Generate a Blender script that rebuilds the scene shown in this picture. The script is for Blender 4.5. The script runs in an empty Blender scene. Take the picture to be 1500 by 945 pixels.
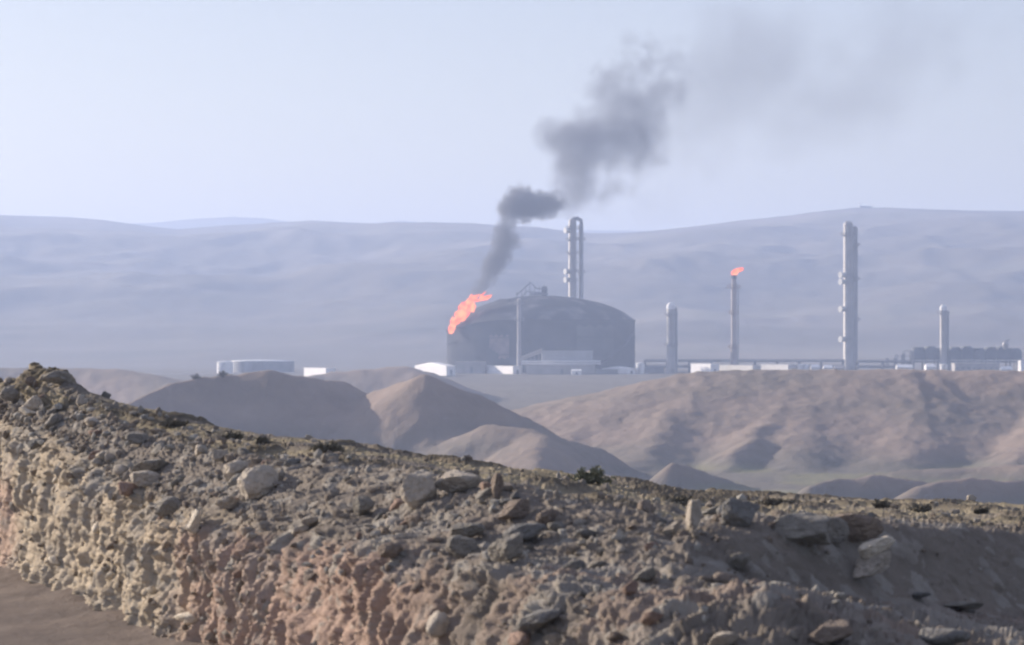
import bpy, math, random
import numpy as np
from mathutils import Vector, Matrix

R = math.radians
sc = bpy.context.scene
col = sc.collection

# ------------------------------------------------------------------ camera, sky, sun, exposure
F = 4254.0           # focal length in photo pixels (1500 wide)
HOR = 500.0          # photo row of the horizon
cd = bpy.data.cameras.new('camera'); cam = bpy.data.objects.new('camera', cd); col.objects.link(cam)
cam.location = (0, 0, 0); cam.rotation_euler = (R(90), 0, 0)
cd.sensor_width = 36; cd.lens = 36*F/1500; cd.shift_y = (HOR-472.5)/1500
cd.clip_start = .5; cd.clip_end = 30000
cd.dof.use_dof = True; cd.dof.focus_distance = 60; cd.dof.aperture_fstop = 5.0
sc.camera = cam

SUN_EL, SUN_AZ = 17.0, -54.0
world = bpy.data.worlds.new('World'); sc.world = world; world.use_nodes = True
nt = world.node_tree
sky = nt.nodes.new('ShaderNodeTexSky'); sky.sky_type = 'NISHITA'; sky.sun_disc = False
sky.sun_elevation = R(SUN_EL); sky.sun_rotation = R(SUN_AZ)
sky.air_density = 1.0; sky.dust_density = 1.5; sky.ozone_density = 2.0
tint = nt.nodes.new('ShaderNodeMix'); tint.data_type = 'RGBA'; tint.inputs['Factor'].default_value = .62
geo = nt.nodes.new('ShaderNodeTexCoord'); sep = nt.nodes.new('ShaderNodeSeparateXYZ'); nt.links.new(geo.outputs['Generated'], sep.inputs[0])
rampn = nt.nodes.new('ShaderNodeValToRGB'); nt.links.new(sep.outputs['Z'], rampn.inputs['Fac'])     # thin veil of high cloud, whiter towards the horizon
rampn.color_ramp.elements[0].position = .0; rampn.color_ramp.elements[0].color = (.91, .80, .62, 1)
rampn.color_ramp.elements[1].position = .14; rampn.color_ramp.elements[1].color = (.45, .42, .52, 1)
vs_ = nt.nodes.new('ShaderNodeVectorMath'); vs_.operation = 'SCALE'; vs_.inputs['Scale'].default_value = 3.9
nt.links.new(rampn.outputs['Color'], vs_.inputs[0]); nt.links.new(vs_.outputs[0], tint.inputs['B'])
nt.links.new(sky.outputs[0], tint.inputs['A']); nt.links.new(tint.outputs['Result'], nt.nodes['Background'].inputs[0])
nt.nodes['Background'].inputs[1].default_value = .125

sd = bpy.data.lights.new('sun', 'SUN'); sun = bpy.data.objects.new('sun', sd); col.objects.link(sun)
sd.energy = 5.0; sd.angle = R(.6); sd.color = (1, .86, .73)
sv = Vector((math.sin(R(SUN_AZ))*math.cos(R(SUN_EL)), math.cos(R(SUN_AZ))*math.cos(R(SUN_EL)), math.sin(R(SUN_EL))))
sun.rotation_euler = sv.to_track_quat('Z', 'Y').to_euler()
sun.location = sv*200

sc.view_settings.view_transform = 'Standard'; sc.view_settings.look = 'None'
sc.view_settings.gamma = 1; sc.view_settings.exposure = .85; sc.view_settings.use_curve_mapping = False
sc.render.engine = 'CYCLES'
cy = sc.cycles
cy.use_denoising = True; cy.volume_bounces = 1; cy.max_bounces = 5; cy.diffuse_bounces = 2; cy.glossy_bounces = 2
cy.transmission_bounces = 2; cy.transparent_max_bounces = 8
cy.volume_step_rate = 1.0; cy.volume_max_steps = 256
cy.pixel_filter_type = 'BLACKMAN_HARRIS'; cy.filter_width = 2.3
cy.sample_clamp_indirect = 4

# ------------------------------------------------------------------ helpers
def P(px, py, Y):
    return Vector(((px-750)/F*Y, Y, -(py-HOR)/F*Y))

def tag(o, label=None, cat=None, group=None, kind=None):
    if label: o['label'] = label
    if cat: o['category'] = cat
    if group: o['group'] = group
    if kind: o['kind'] = kind
    return o

def thing(name, loc, label, cat, group=None, rz=0):
    o = bpy.data.objects.new(name, None); col.objects.link(o); o.location = loc; o.rotation_euler = (0, 0, rz)
    o.empty_display_size = .1
    return tag(o, label, cat, group)

def link(name, me, mat, parent=None):
    if mat and not me.materials: me.materials.append(mat)
    o = bpy.data.objects.new(name, me); col.objects.link(o)
    if parent: o.parent = parent
    return o

def smooth(me):
    me.polygons.foreach_set('use_smooth', [True]*len(me.polygons)); me.update()

def grid_mesh(name, V, smooth_=True):
    n, m, _ = V.shape
    me = bpy.data.meshes.new(name)
    idx = np.arange(n*m).reshape(n, m)
    q = np.stack([idx[:-1, :-1], idx[:-1, 1:], idx[1:, 1:], idx[1:, :-1]], -1).reshape(-1, 4)
    me.vertices.add(n*m); me.vertices.foreach_set('co', V.reshape(-1).astype(np.float32))
    me.loops.add(q.size); me.loops.foreach_set('vertex_index', q.reshape(-1).astype(np.int32))
    me.polygons.add(len(q)); me.polygons.foreach_set('loop_start', (np.arange(len(q))*4).astype(np.int32))
    me.polygons.foreach_set('loop_total', np.full(len(q), 4, np.int32))
    me.update(calc_edges=True); me.validate()
    if smooth_: me.polygons.foreach_set('use_smooth', [True]*len(me.polygons))
    return me

def attr(me, name, a):
    at = me.attributes.new(name, 'FLOAT', 'POINT'); at.data.foreach_set('value', np.asarray(a, np.float32).reshape(-1))

class MB:
    """collects shapes, then links them as one mesh object"""
    def __init__(s): s.v = []; s.f = []; s.sm = []
    def add(s, vs, fs, sm=False):
        b = len(s.v); s.v += [tuple(v) for v in vs]; s.f += [tuple(i+b for i in f) for f in fs]; s.sm += [sm]*len(fs)
    def box(s, c, d, rz=0):
        c = Vector(c); M = Matrix.Rotation(rz, 3, 'Z'); x, y, z = d[0]/2, d[1]/2, d[2]/2
        vs = [c+M@Vector((a*x, b*y, e*z)) for a in (-1, 1) for b in (-1, 1) for e in (-1, 1)]
        s.add(vs, [(0, 1, 3, 2), (4, 6, 7, 5), (0, 4, 5, 1), (2, 3, 7, 6), (0, 2, 6, 4), (1, 5, 7, 3)]); return s
    def lathe(s, prof, n=24, c=(0, 0, 0), sm=True, cap=True):
        vs = []
        for r, z in prof:
            for k in range(n):
                a = 2*math.pi*k/n; vs.append((c[0]+r*math.cos(a), c[1]+r*math.sin(a), c[2]+z))
        fs = [(i*n+k, i*n+(k+1) % n, (i+1)*n+(k+1) % n, (i+1)*n+k) for i in range(len(prof)-1) for k in range(n)]
        s.add(vs, fs, sm)
        if cap:
            s.add([vs[k] for k in range(n)][::-1], [tuple(range(n))]); s.add(vs[-n:], [tuple(range(n))])
        return s
    def tube(s, pts, r, n=8, sm=True):
        pts = [Vector(p) for p in pts]; rs = r if isinstance(r, (list, tuple)) else [r]*len(pts); vs = []
        for i, p in enumerate(pts):
            t = (pts[min(i+1, len(pts)-1)]-pts[max(i-1, 0)]).normalized()
            u = t.cross(Vector((0, 0, 1)));  u = u.normalized() if u.length > .05 else Vector((1, 0, 0))
            w = t.cross(u).normalized()
            for k in range(n):
                a = 2*math.pi*k/n; vs.append(p+(u*math.cos(a)+w*math.sin(a))*rs[i])
        fs = [(i*n+k, i*n+(k+1) % n, (i+1)*n+(k+1) % n, (i+1)*n+k) for i in range(len(pts)-1) for k in range(n)]
        s.add(vs, fs, sm); s.add(vs[:n][::-1], [tuple(range(n))]); s.add(vs[-n:], [tuple(range(n))]); return s
    def build(s, name, mat, parent=None):
        me = bpy.data.meshes.new(name); me.from_pydata(s.v, [], s.f); me.polygons.foreach_set('use_smooth', s.sm); me.update()
        return link(name, me, mat, parent)

# ---- numpy noise
_rg = np.random.RandomState(7); PERM = _rg.permutation(4096); GR = _rg.normal(size=(4096, 3)); GR /= np.linalg.norm(GR, axis=1, keepdims=True)
RV = _rg.rand(4096, 4)
def _h(i, j, k):
    return PERM[(PERM[(PERM[i & 4095]+j) & 4095]+k) & 4095]
def perlin(p):
    p = np.asarray(p, float); i = np.floor(p).astype(int); f = p-i; u = f*f*f*(f*(f*6-15)+10); out = 0
    for a in (0, 1):
        for b in (0, 1):
            for c in (0, 1):
                g = GR[_h(i[..., 0]+a, i[..., 1]+b, i[..., 2]+c)]
                d = g[..., 0]*(f[..., 0]-a)+g[..., 1]*(f[..., 1]-b)+g[..., 2]*(f[..., 2]-c)
                out = out+d*(u[..., 0] if a else 1-u[..., 0])*(u[..., 1] if b else 1-u[..., 1])*(u[..., 2] if c else 1-u[..., 2])
    return out*1.5
def fbm(p, o=5, g=.5, ridge=False):
    s = 0; a = 1; q = np.array(p, float)
    for _ in range(o):
        n = perlin(q); s = s+a*((1-2*abs(n)) if ridge else n); a *= g; q = q*2.03+17.3
    return s
def domes(p, rmin=.25, rmax=.6, keep=1.0):
    """height of half-buried stones scattered in cells of a 3-d lattice; also a per-stone random value"""
    i = np.floor(p).astype(int); best = np.zeros(p.shape[:-1]); rid = np.zeros(p.shape[:-1])
    for a in (-1, 0, 1):
        for b in (-1, 0, 1):
            for c in (-1, 0, 1):
                ii = i+np.array([a, b, c]); h = _h(ii[..., 0], ii[..., 1], ii[..., 2]); rv = RV[h]
                d = ii+rv[..., :3]-p
                g = GR[(h+91) & 4095]; d = d+g*(np.sum(d*g, -1, keepdims=True))*.6
                dist = np.abs(d).sum(-1)*.35+np.linalg.norm(d, axis=-1)*.65
                r = rmin+(rmax-rmin)*rv[..., 3]**2
                hh = np.where(rv[..., 0] < keep, np.clip(1-(dist/r)**2.4, 0, 1)*r, 0)
                m = hh > best; best = np.where(m, hh, best); rid = np.where(m, RV[(h+5) & 4095, 1], rid)
    return best, rid
def facets(p, tilt=.7):
    """broken, tilted faces of fractured ground, one per lattice cell"""
    i = np.floor(p).astype(int); bd = np.full(p.shape[:-1], 9.); b2 = bd.copy(); h_ = np.zeros(p.shape[:-1]); rid = np.zeros(p.shape[:-1])
    for a in (-1, 0, 1):
        for b in (-1, 0, 1):
            for c in (-1, 0, 1):
                ii = i+np.array([a, b, c]); h = _h(ii[..., 0], ii[..., 1], ii[..., 2]); rv = RV[h]
                d = p-(ii+.15+.7*rv[..., :3]); dist = np.linalg.norm(d, axis=-1)-.28*rv[..., 3]
                m = dist < bd; g = GR[(h+37) & 4095]
                b2 = np.where(m, bd, np.minimum(b2, dist))
                bd = np.where(m, dist, bd); h_ = np.where(m, rv[..., 3]*.55+.25+tilt*np.sum(d*g, -1), h_); rid = np.where(m, RV[(h+5) & 4095, 1], rid)
    h_ = h_*sstep(0, .3, b2-bd)-.4
    return h_, rid
def sstep(a, b, x):
    t = np.clip((x-a)/(b-a), 0, 1); return t*t*(3-2*t)

# ---- materials
def mat(name, base=(.3, .3, .3), rough=.9, c2=None, scale=1.0, bump=0, bscale=None, metallic=0, detail=6, thresh=(.35, .65), spec=.3):
    m = bpy.data.materials.new(name); m.use_nodes = True; t = m.node_tree; b = t.nodes['Principled BSDF']
    b.inputs['Roughness'].default_value = rough; b.inputs['Metallic'].default_value = metallic
    b.inputs['Specular IOR Level'].default_value = spec
    b.inputs['Base Color'].default_value = (*base, 1)
    tc = t.nodes.new('ShaderNodeTexCoord')
    if c2:
        n = t.nodes.new('ShaderNodeTexNoise'); n.inputs['Scale'].default_value = scale; n.inputs['Detail'].default_value = detail
        t.links.new(tc.outputs['Object'], n.inputs['Vector'])
        mr = t.nodes.new('ShaderNodeMapRange'); mr.inputs['From Min'].default_value = thresh[0]; mr.inputs['From Max'].default_value = thresh[1]
        t.links.new(n.outputs['Fac'], mr.inputs['Value'])
        mx = t.nodes.new('ShaderNodeMix'); mx.data_type = 'RGBA'; mx.inputs['A'].default_value = (*base, 1); mx.inputs['B'].default_value = (*c2, 1)
        t.links.new(mr.outputs[0], mx.inputs['Factor']); t.links.new(mx.outputs['Result'], b.inputs['Base Color'])
    if bump:
        n = t.nodes.new('ShaderNodeTexNoise'); n.inputs['Scale'].default_value = bscale or scale*3; n.inputs['Detail'].default_value = 8
        t.links.new(tc.outputs['Object'], n.inputs['Vector'])
        bp = t.nodes.new('ShaderNodeBump'); bp.inputs['Strength'].default_value = 1; bp.inputs['Distance'].default_value = bump
        t.links.new(n.outputs['Fac'], bp.inputs['Height']); t.links.new(bp.outputs[0], b.inputs['Normal'])
    return m

def ground_mat(name, layers, base, base2, nscale, bump=0, bscale=1, rough=.95):
    """base colour mottled by noise, then each (attribute, colour a, colour b) mixed over it by a mesh attribute"""
    m = bpy.data.materials.new(name); m.use_nodes = True; t = m.node_tree; b = t.nodes['Principled BSDF']
    b.inputs['Roughness'].default_value = rough; b.inputs['Specular IOR Level'].default_value = .1
    tc = t.nodes.new('ShaderNodeTexCoord')
    n = t.nodes.new('ShaderNodeTexNoise'); n.inputs['Scale'].default_value = nscale; n.inputs['Detail'].default_value = 10; n.inputs['Roughness'].default_value = .65
    t.links.new(tc.outputs['Object'], n.inputs['Vector'])
    mr = t.nodes.new('ShaderNodeMapRange'); mr.inputs['From Min'].default_value = .34; mr.inputs['From Max'].default_value = .66
    t.links.new(n.outputs['Fac'], mr.inputs['Value'])
    def two(a, c):
        mx = t.nodes.new('ShaderNodeMix'); mx.data_type = 'RGBA'; mx.inputs['A'].default_value = (*a, 1); mx.inputs['B'].default_value = (*c, 1)
        t.links.new(mr.outputs[0], mx.inputs['Factor']); return mx.outputs['Result']
    cur = two(base, base2)
    for an, a, c in layers:
        at = t.nodes.new('ShaderNodeAttribute'); at.attribute_name = an
        mx = t.nodes.new('ShaderNodeMix'); mx.data_type = 'RGBA'
        t.links.new(at.outputs['Fac'], mx.inputs['Factor']); t.links.new(cur, mx.inputs['A']); t.links.new(two(a, c), mx.inputs['B'])
        cur = mx.outputs['Result']
    t.links.new(cur, b.inputs['Base Color'])
    if bump:
        n2 = t.nodes.new('ShaderNodeTexNoise'); n2.inputs['Scale'].default_value = bscale; n2.inputs['Detail'].default_value = 10; n2.inputs['Roughness'].default_value = .7
        t.links.new(tc.outputs['Object'], n2.inputs['Vector'])
        bp = t.nodes.new('ShaderNodeBump'); bp.inputs['Distance'].default_value = bump
        t.links.new(n2.outputs['Fac'], bp.inputs['Height']); t.links.new(bp.outputs[0], b.inputs['Normal'])
    return m

# ------------------------------------------------------------------ far terrain
def make_far():
    crest = [(-600, 345), (-350, 330), (-150, 318), (0, 315), (100, 318), (150, 322), (215, 331), (260, 336), (330, 330), (400, 327), (460, 324), (540, 327), (650, 329), (720, 332), (780, 335),
             (860, 343), (930, 341), (1000, 334), (1080, 326), (1150, 320), (1195, 315), (1250, 309), (1350, 308), (1500, 309), (1650, 314), (1850, 330), (2100, 345)]
    cx = [c[0] for c in crest]; cyy = [c[1] for c in crest]
    px = np.linspace(-700, 2200, 520); Y = np.concatenate([np.linspace(1500, 3700, 330), np.linspace(3720, 4400, 20)])
    k = (px-750)/F; K, YY = np.meshgrid(k, Y)
    X = K*YY; PX = K*F+750
    Yc = 3000+120*np.sin(PX/170)+60*np.sin(PX/61+1)
    Zc = (HOR-np.interp(PX, cx, cyy))/F*Yc
    zb = -14.
    t = (YY-1500)/(Yc-1500)
    prof = sstep(0, 1, np.clip(t, 0, 1))*.45+np.clip(t, 0, 1)**1.25*.55
    back = np.clip((YY-Yc)/900, 0, 1)
    Z = zb+(Zc-zb)*prof*(1-.75*sstep(0, 1, back)**1)
    q = np.stack([X/420, YY/640, 0*X], -1)
    amp = np.clip(t, 0, 1)*np.clip((1-t)*2.0, .0, 1)
    wob = fbm(q, 5, .5, ridge=True)
    q2 = np.stack([X/900+3, YY/420, 0*X+4], -1)
    Z = Z+amp*(30*(wob-.6)+30*fbm(q2, 3)+5*fbm(np.stack([X/70, YY/90, 0*X], -1), 4))
    V = np.stack([X, YY, Z], -1)
    me = grid_mesh('far_hills', V)
    attr(me, 'pale', sstep(-.1, .5, fbm(np.stack([X/500+9, YY/160, Z/40], -1), 4)))
    m = ground_mat('far_hill_soil', [('pale', (.26, .22, .18), (.20, .19, .14))], (.14, .13, .10), (.19, .165, .13), .01)
    tag(link('far_hills', me, m), kind='structure')
    # fainter range behind
    cr = [(-700, 335), (60, 328), (220, 327), (280, 321), (340, 318), (390, 320), (430, 326), (500, 330), (560, 326), (590, 323), (625, 327), (700, 336), (1150, 340), (2200, 340)]
    px = np.linspace(-700, 2200, 260); Y = np.linspace(3900, 5200, 40); K, YY = np.meshgrid((px-750)/F, Y); PX = K*F+750
    Zc = (HOR-np.interp(PX, [c[0] for c in cr], [c[1] for c in cr]))/F*4700
    Z = np.where(YY < 4700, -14+(Zc+14)*np.clip((YY-3900)/800, 0, 1)**.8, Zc*(1-(YY-4700)/900))
    Z = Z + 3*fbm(np.stack([K*YY/120, YY/200, 0*K], -1), 4)*np.clip(np.abs(YY-4700)/200, .1, 1)
    me = grid_mesh('distant_ridge', np.stack([K*YY, YY, Z], -1))
    tag(link('distant_ridge', me, m), kind='structure')

def hill(X, Y, pts, slope, r=4.0, end=None):
    """height field of one ridge line given as photo row/column + distance"""
    W = [P(*p) for p in pts]
    best = np.full(X.shape, -1e9)
    for a, b in zip(W[:-1], W[1:]):
        dx, dy = b.x-a.x, b.y-a.y; L = dx*dx+dy*dy
        t = np.clip(((X-a.x)*dx+(Y-a.y)*dy)/L, 0, 1)
        d = np.hypot(X-a.x-t*dx, Y-a.y-t*dy); z = a.z+t*(b.z-a.z)
        if end and b is W[-1]: z = z-end*np.maximum(0, ((X-a.x)*dx+(Y-a.y)*dy)/math.sqrt(L)-math.sqrt(L))
        best = np.maximum(best, z-slope*(np.sqrt(d*d+r*r)-r))
    return best

def make_valley():
    px = np.linspace(-900, 2400, 900)
    Y = np.concatenate([np.linspace(52, 300, 60, endpoint=False), np.linspace(300, 640, 420, endpoint=False), np.linspace(640, 1150, 150, endpoint=False), np.linspace(1150, 2000, 50)])
    K, YY = np.meshgrid((px-750)/F, Y); X = K*YY
    PX = K*F+750
    # the plain climbs gently from the valley to the plant
    base = np.interp(YY, [0, 120, 330, 470, 560, 640, 900, 1150, 2100], [-10, -21.5, -23.2, -23, -22.6, -20.6, -16.4, -13, -13])
    base = base+.5*fbm(np.stack([X/40, YY/60, 0*X], -1), 4)*(YY < 1120)
    wx = 1.5*fbm(np.stack([X/14, YY/14, 0*X+3], -1), 3); wy = 1.5*fbm(np.stack([X/14+9, YY/14, 0*X+8], -1), 3)
    U, Vv = X+wx, YY+wy
    H = [
        # low hill far left, and one between the white roofs
        hill(U, Vv, [(-500, 545, 820), (-100, 540, 800), (60, 539, 800), (170, 541, 790), (215, 549, 780), (262, 566, 760)], .30, 6),
        hill(U, Vv, [(425, 556, 860), (470, 547, 860), (530, 541, 860), (592, 536, 860), (612, 548, 850)], .36, 2),
        # dark hill
        hill(X+wx*.3, YY+wy*.3, [(130, 640, 480), (195, 590, 492), (250, 562, 500), (300, 553, 504), (350, 549, 506), (392, 541, 507), (432, 551, 508), (502, 559, 516)], .66, .8),
        # central hill with its two spurs
        hill(X+wx*.4, YY+wy*.4, [(535, 590, 512), (552, 574, 509), (585, 562, 505), (622, 550, 500)], .75, 1.5),
        hill(X+wx*.4, YY+wy*.4, [(622, 550, 500), (700, 578, 501), (762, 610, 500), (822, 642, 498), (876, 658, 496)], .66, 1.0),
        hill(U, Vv, [(640, 575, 500), (655, 620, 490), (660, 690, 470)], .62, 5.0),
        hill(U, Vv, [(715, 622, 480), (776, 629, 474), (790, 655, 460), (780, 700, 444)], .55, 1.4),
        hill(X, YY, [(876, 658, 496), (915, 690, 494)], .66, 1.2),
        # long flat topped hill on the right
        hill(X+wx*.6, YY+wy*.6, [(1075, 543, 600), (1230, 542, 597), (1335, 543, 596)], .215, 8, end=.5),
        hill(U, Vv, [(1330, 543, 596), (1500, 543, 590), (1800, 540, 590), (2300, 545, 600)], .62, 14),
        hill(U, Vv, [(1000, 548, 598), (935, 580, 580), (872, 622, 556), (830, 640, 545)], .36, 3),
        hill(U, Vv, [(1035, 548, 596), (990, 600, 560), (950, 650, 528), (915, 690, 500)], .33, 2.5),
        hill(U, Vv, [(1140, 600, 560), (1105, 632, 535), (1085, 660, 515), (1060, 695, 498)], .48, 1.5),
        hill(U, Vv, [(1185, 590, 565), (1170, 640, 530), (1165, 695, 498)], .33, 3.0),
        hill(U, Vv, [(1350, 549, 592), (1345, 600, 556), (1325, 650, 526), (1300, 692, 500)], .50, 9),
        hill(U, Vv, [(1580, 560, 590), (1540, 610, 550), (1505, 650, 520), (1470, 695, 495)], .45, 3),
        # near cones
        hill(X, YY, [(985, 680, 440), (1010, 685, 441), (1060, 701, 443), (1105, 716, 445)], .80, .4),
        hill(U, Vv, [(860, 690, 440), (905, 703, 425), (960, 740, 410)], .6, 1.5),
        hill(X+wx*.5, YY+wy*.5, [(1190, 712, 418), (1230, 701, 420), (1275, 696, 421), (1340, 704, 423), (1420, 718, 425)], .74, .8),
        hill(X+wx*.5, YY+wy*.5, [(1350, 710, 403), (1400, 701, 405), (1480, 705, 407), (1560, 708, 409), (1700, 700, 410)], .74, .8),
        hill(U, Vv, [(1330, 688, 470), (1420, 686, 470), (1520, 680, 466), (1650, 684, 460)], .3, 2.0),
    ]
    kk = 2.2
    M = np.maximum.reduce(H+[base]); S = sum(np.exp((h-M)*kk) for h in H+[base]); Z = M+np.log(S)/kk-.0
    steep = sstep(.3, 4, Z-base)
    gl = fbm(np.stack([U/9, Vv/22, Z/9], -1), 5, .5, ridge=True)
    Z = Z+steep*(.23*(gl-.8)+.09*fbm(np.stack([U/2.2, Vv/4, Z/2], -1), 4, .6))+.12*fbm(np.stack([X/3, YY/4, 0*X], -1), 3)
    me = grid_mesh('valley', np.stack([X, YY, Z], -1))
    attr(me, 'pink', steep*sstep(-.9, .9, fbm(np.stack([X/45, YY/60, Z/12], -1), 3)+.25))
    attr(me, 'green', (1-sstep(.1, 1.8, Z-base))*sstep(700, 560, YY)*sstep(-.4, .3, fbm(np.stack([X/22, YY/30, 0*X], -1), 4)))
    m = ground_mat('valley_soil', [('pink', (.32, .25, .205), (.25, .20, .165)), ('green', (.18, .18, .11), (.24, .22, .145))],
                   (.20, .18, .15), (.155, .142, .12), .09, bump=.35, bscale=.5)
    tag(link('valley', me, m), kind='structure')

make_far(); make_valley()
gm = mat('plain_soil', (.16, .14, .11), c2=(.2, .17, .13), scale=.01)
b = MB(); b.add([(-4800, -1500, -34), (4800, -1500, -34), (4800, 6000, -34), (-4800, 6000, -34)], [(0, 1, 2, 3)])
tag(b.build('ground', gm), kind='structure')

# ------------------------------------------------------------------ foreground bank
# for each photo column: (row, distance) of road edge, foot of cut, top of cut, mid slope, brow, dip, skyline; seven stations
COLS = {
    -380: [(662, 70), (650, 68.5), (612, 70), (600, 71), (590, 72), (588, 74), (572, 78)],
    -150: [(775, 38.5), (761, 40.7), (628, 42), (600, 43), (585, 44.5), (580, 45), (560, 48)],
    -60: [(815, 33.8), (798, 35.6), (632, 36.5), (600, 37.2), (582, 38.2), (578, 38.8), (562, 41)],
    0: [(850, 30.4), (830, 32.2), (632, 33.0), (602, 33.7), (583, 34.6), (578, 35.1), (562, 37.5)],
    70: [(885, 27.6), (862, 29.2), (655, 30), (622, 30.7), (600, 31.6), (596, 32.1), (576, 34.5)],
    140: [(922, 25.2), (897, 26.8), (700, 27.6), (655, 28.4), (612, 29.6), (608, 30), (585, 33)],
    250: [(975, 22.4), (945, 23.9), (778, 24.7), (712, 25.6), (650, 27), (645, 27.5), (609, 31)],
    380: [(1045, 19.5), (1010, 21), (802, 21.8), (740, 22.8), (675, 24.6), (668, 25.2), (636, 29)],
    500: [(1100, 17.7), (1060, 19), (822, 19.9), (752, 21.1), (690, 22.7), (684, 23.4), (649, 28)],
    620: [(1160, 16.1), (1110, 17.4), (838, 18.4), (765, 19.6), (698, 21.2), (697, 21.9), (676, 28)],
    750: [(1230, 14.6), (1180, 15.6), (862, 16.9), (785, 18.3), (712, 19.9), (712, 20.8), (690, 30)],
    880: [(1300, 13.3), (1245, 14.3), (905, 15.7), (830, 17.1), (755, 18.6), (748, 20.2), (703, 34)],
    1000: [(1390, 12), (1330, 12.8), (955, 14.6), (856, 16.2), (776, 17.7), (768, 20.2), (717, 38)],
    1120: [(1440, 11.3), (1380, 12.1), (960, 14.2), (864, 16.9), (764, 17.9), (768, 19.9), (727, 40)],
    1250: [(1500, 10.7), (1430, 11.4), (968, 14.6), (874, 17.9), (764, 18.7), (768, 20.8), (734, 40)],
    1380: [(1540, 10.2), (1475, 10.9), (985, 14.4), (884, 18.6), (772, 19.5), (772, 21.6), (738, 40)],
    1500: [(1590, 9.7), (1513, 10.5), (1000, 14.2), (892, 19.3), (782, 20.3), (778, 22.4), (741, 38)],
    2000: [(1900, 7.7), (1780, 8.4), (1110, 12.2), (930, 20), (812, 21.2), (800, 23), (750, 36)],
    2600: [(2200, 6.4), (2050, 6.9), (1250, 10), (960, 20), (850, 21.5), (825, 23.5), (760, 34)],
}
SKYL = [(-380, 572), (-150, 560), (-60, 560), (0, 562), (15, 566), (30, 556), (42, 545), (62, 541), (88, 544), (104, 556), (130, 576), (160, 587), (190, 596), (225, 603), (260, 611), (340, 631), (400, 642), (500, 649), (560, 661),
        (640, 680), (740, 690), (800, 695), (860, 701), (930, 709), (1000, 718), (1070, 726), (1150, 729), (1250, 735), (1350, 739), (1500, 742), (2000, 750), (2600, 760)]

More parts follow.
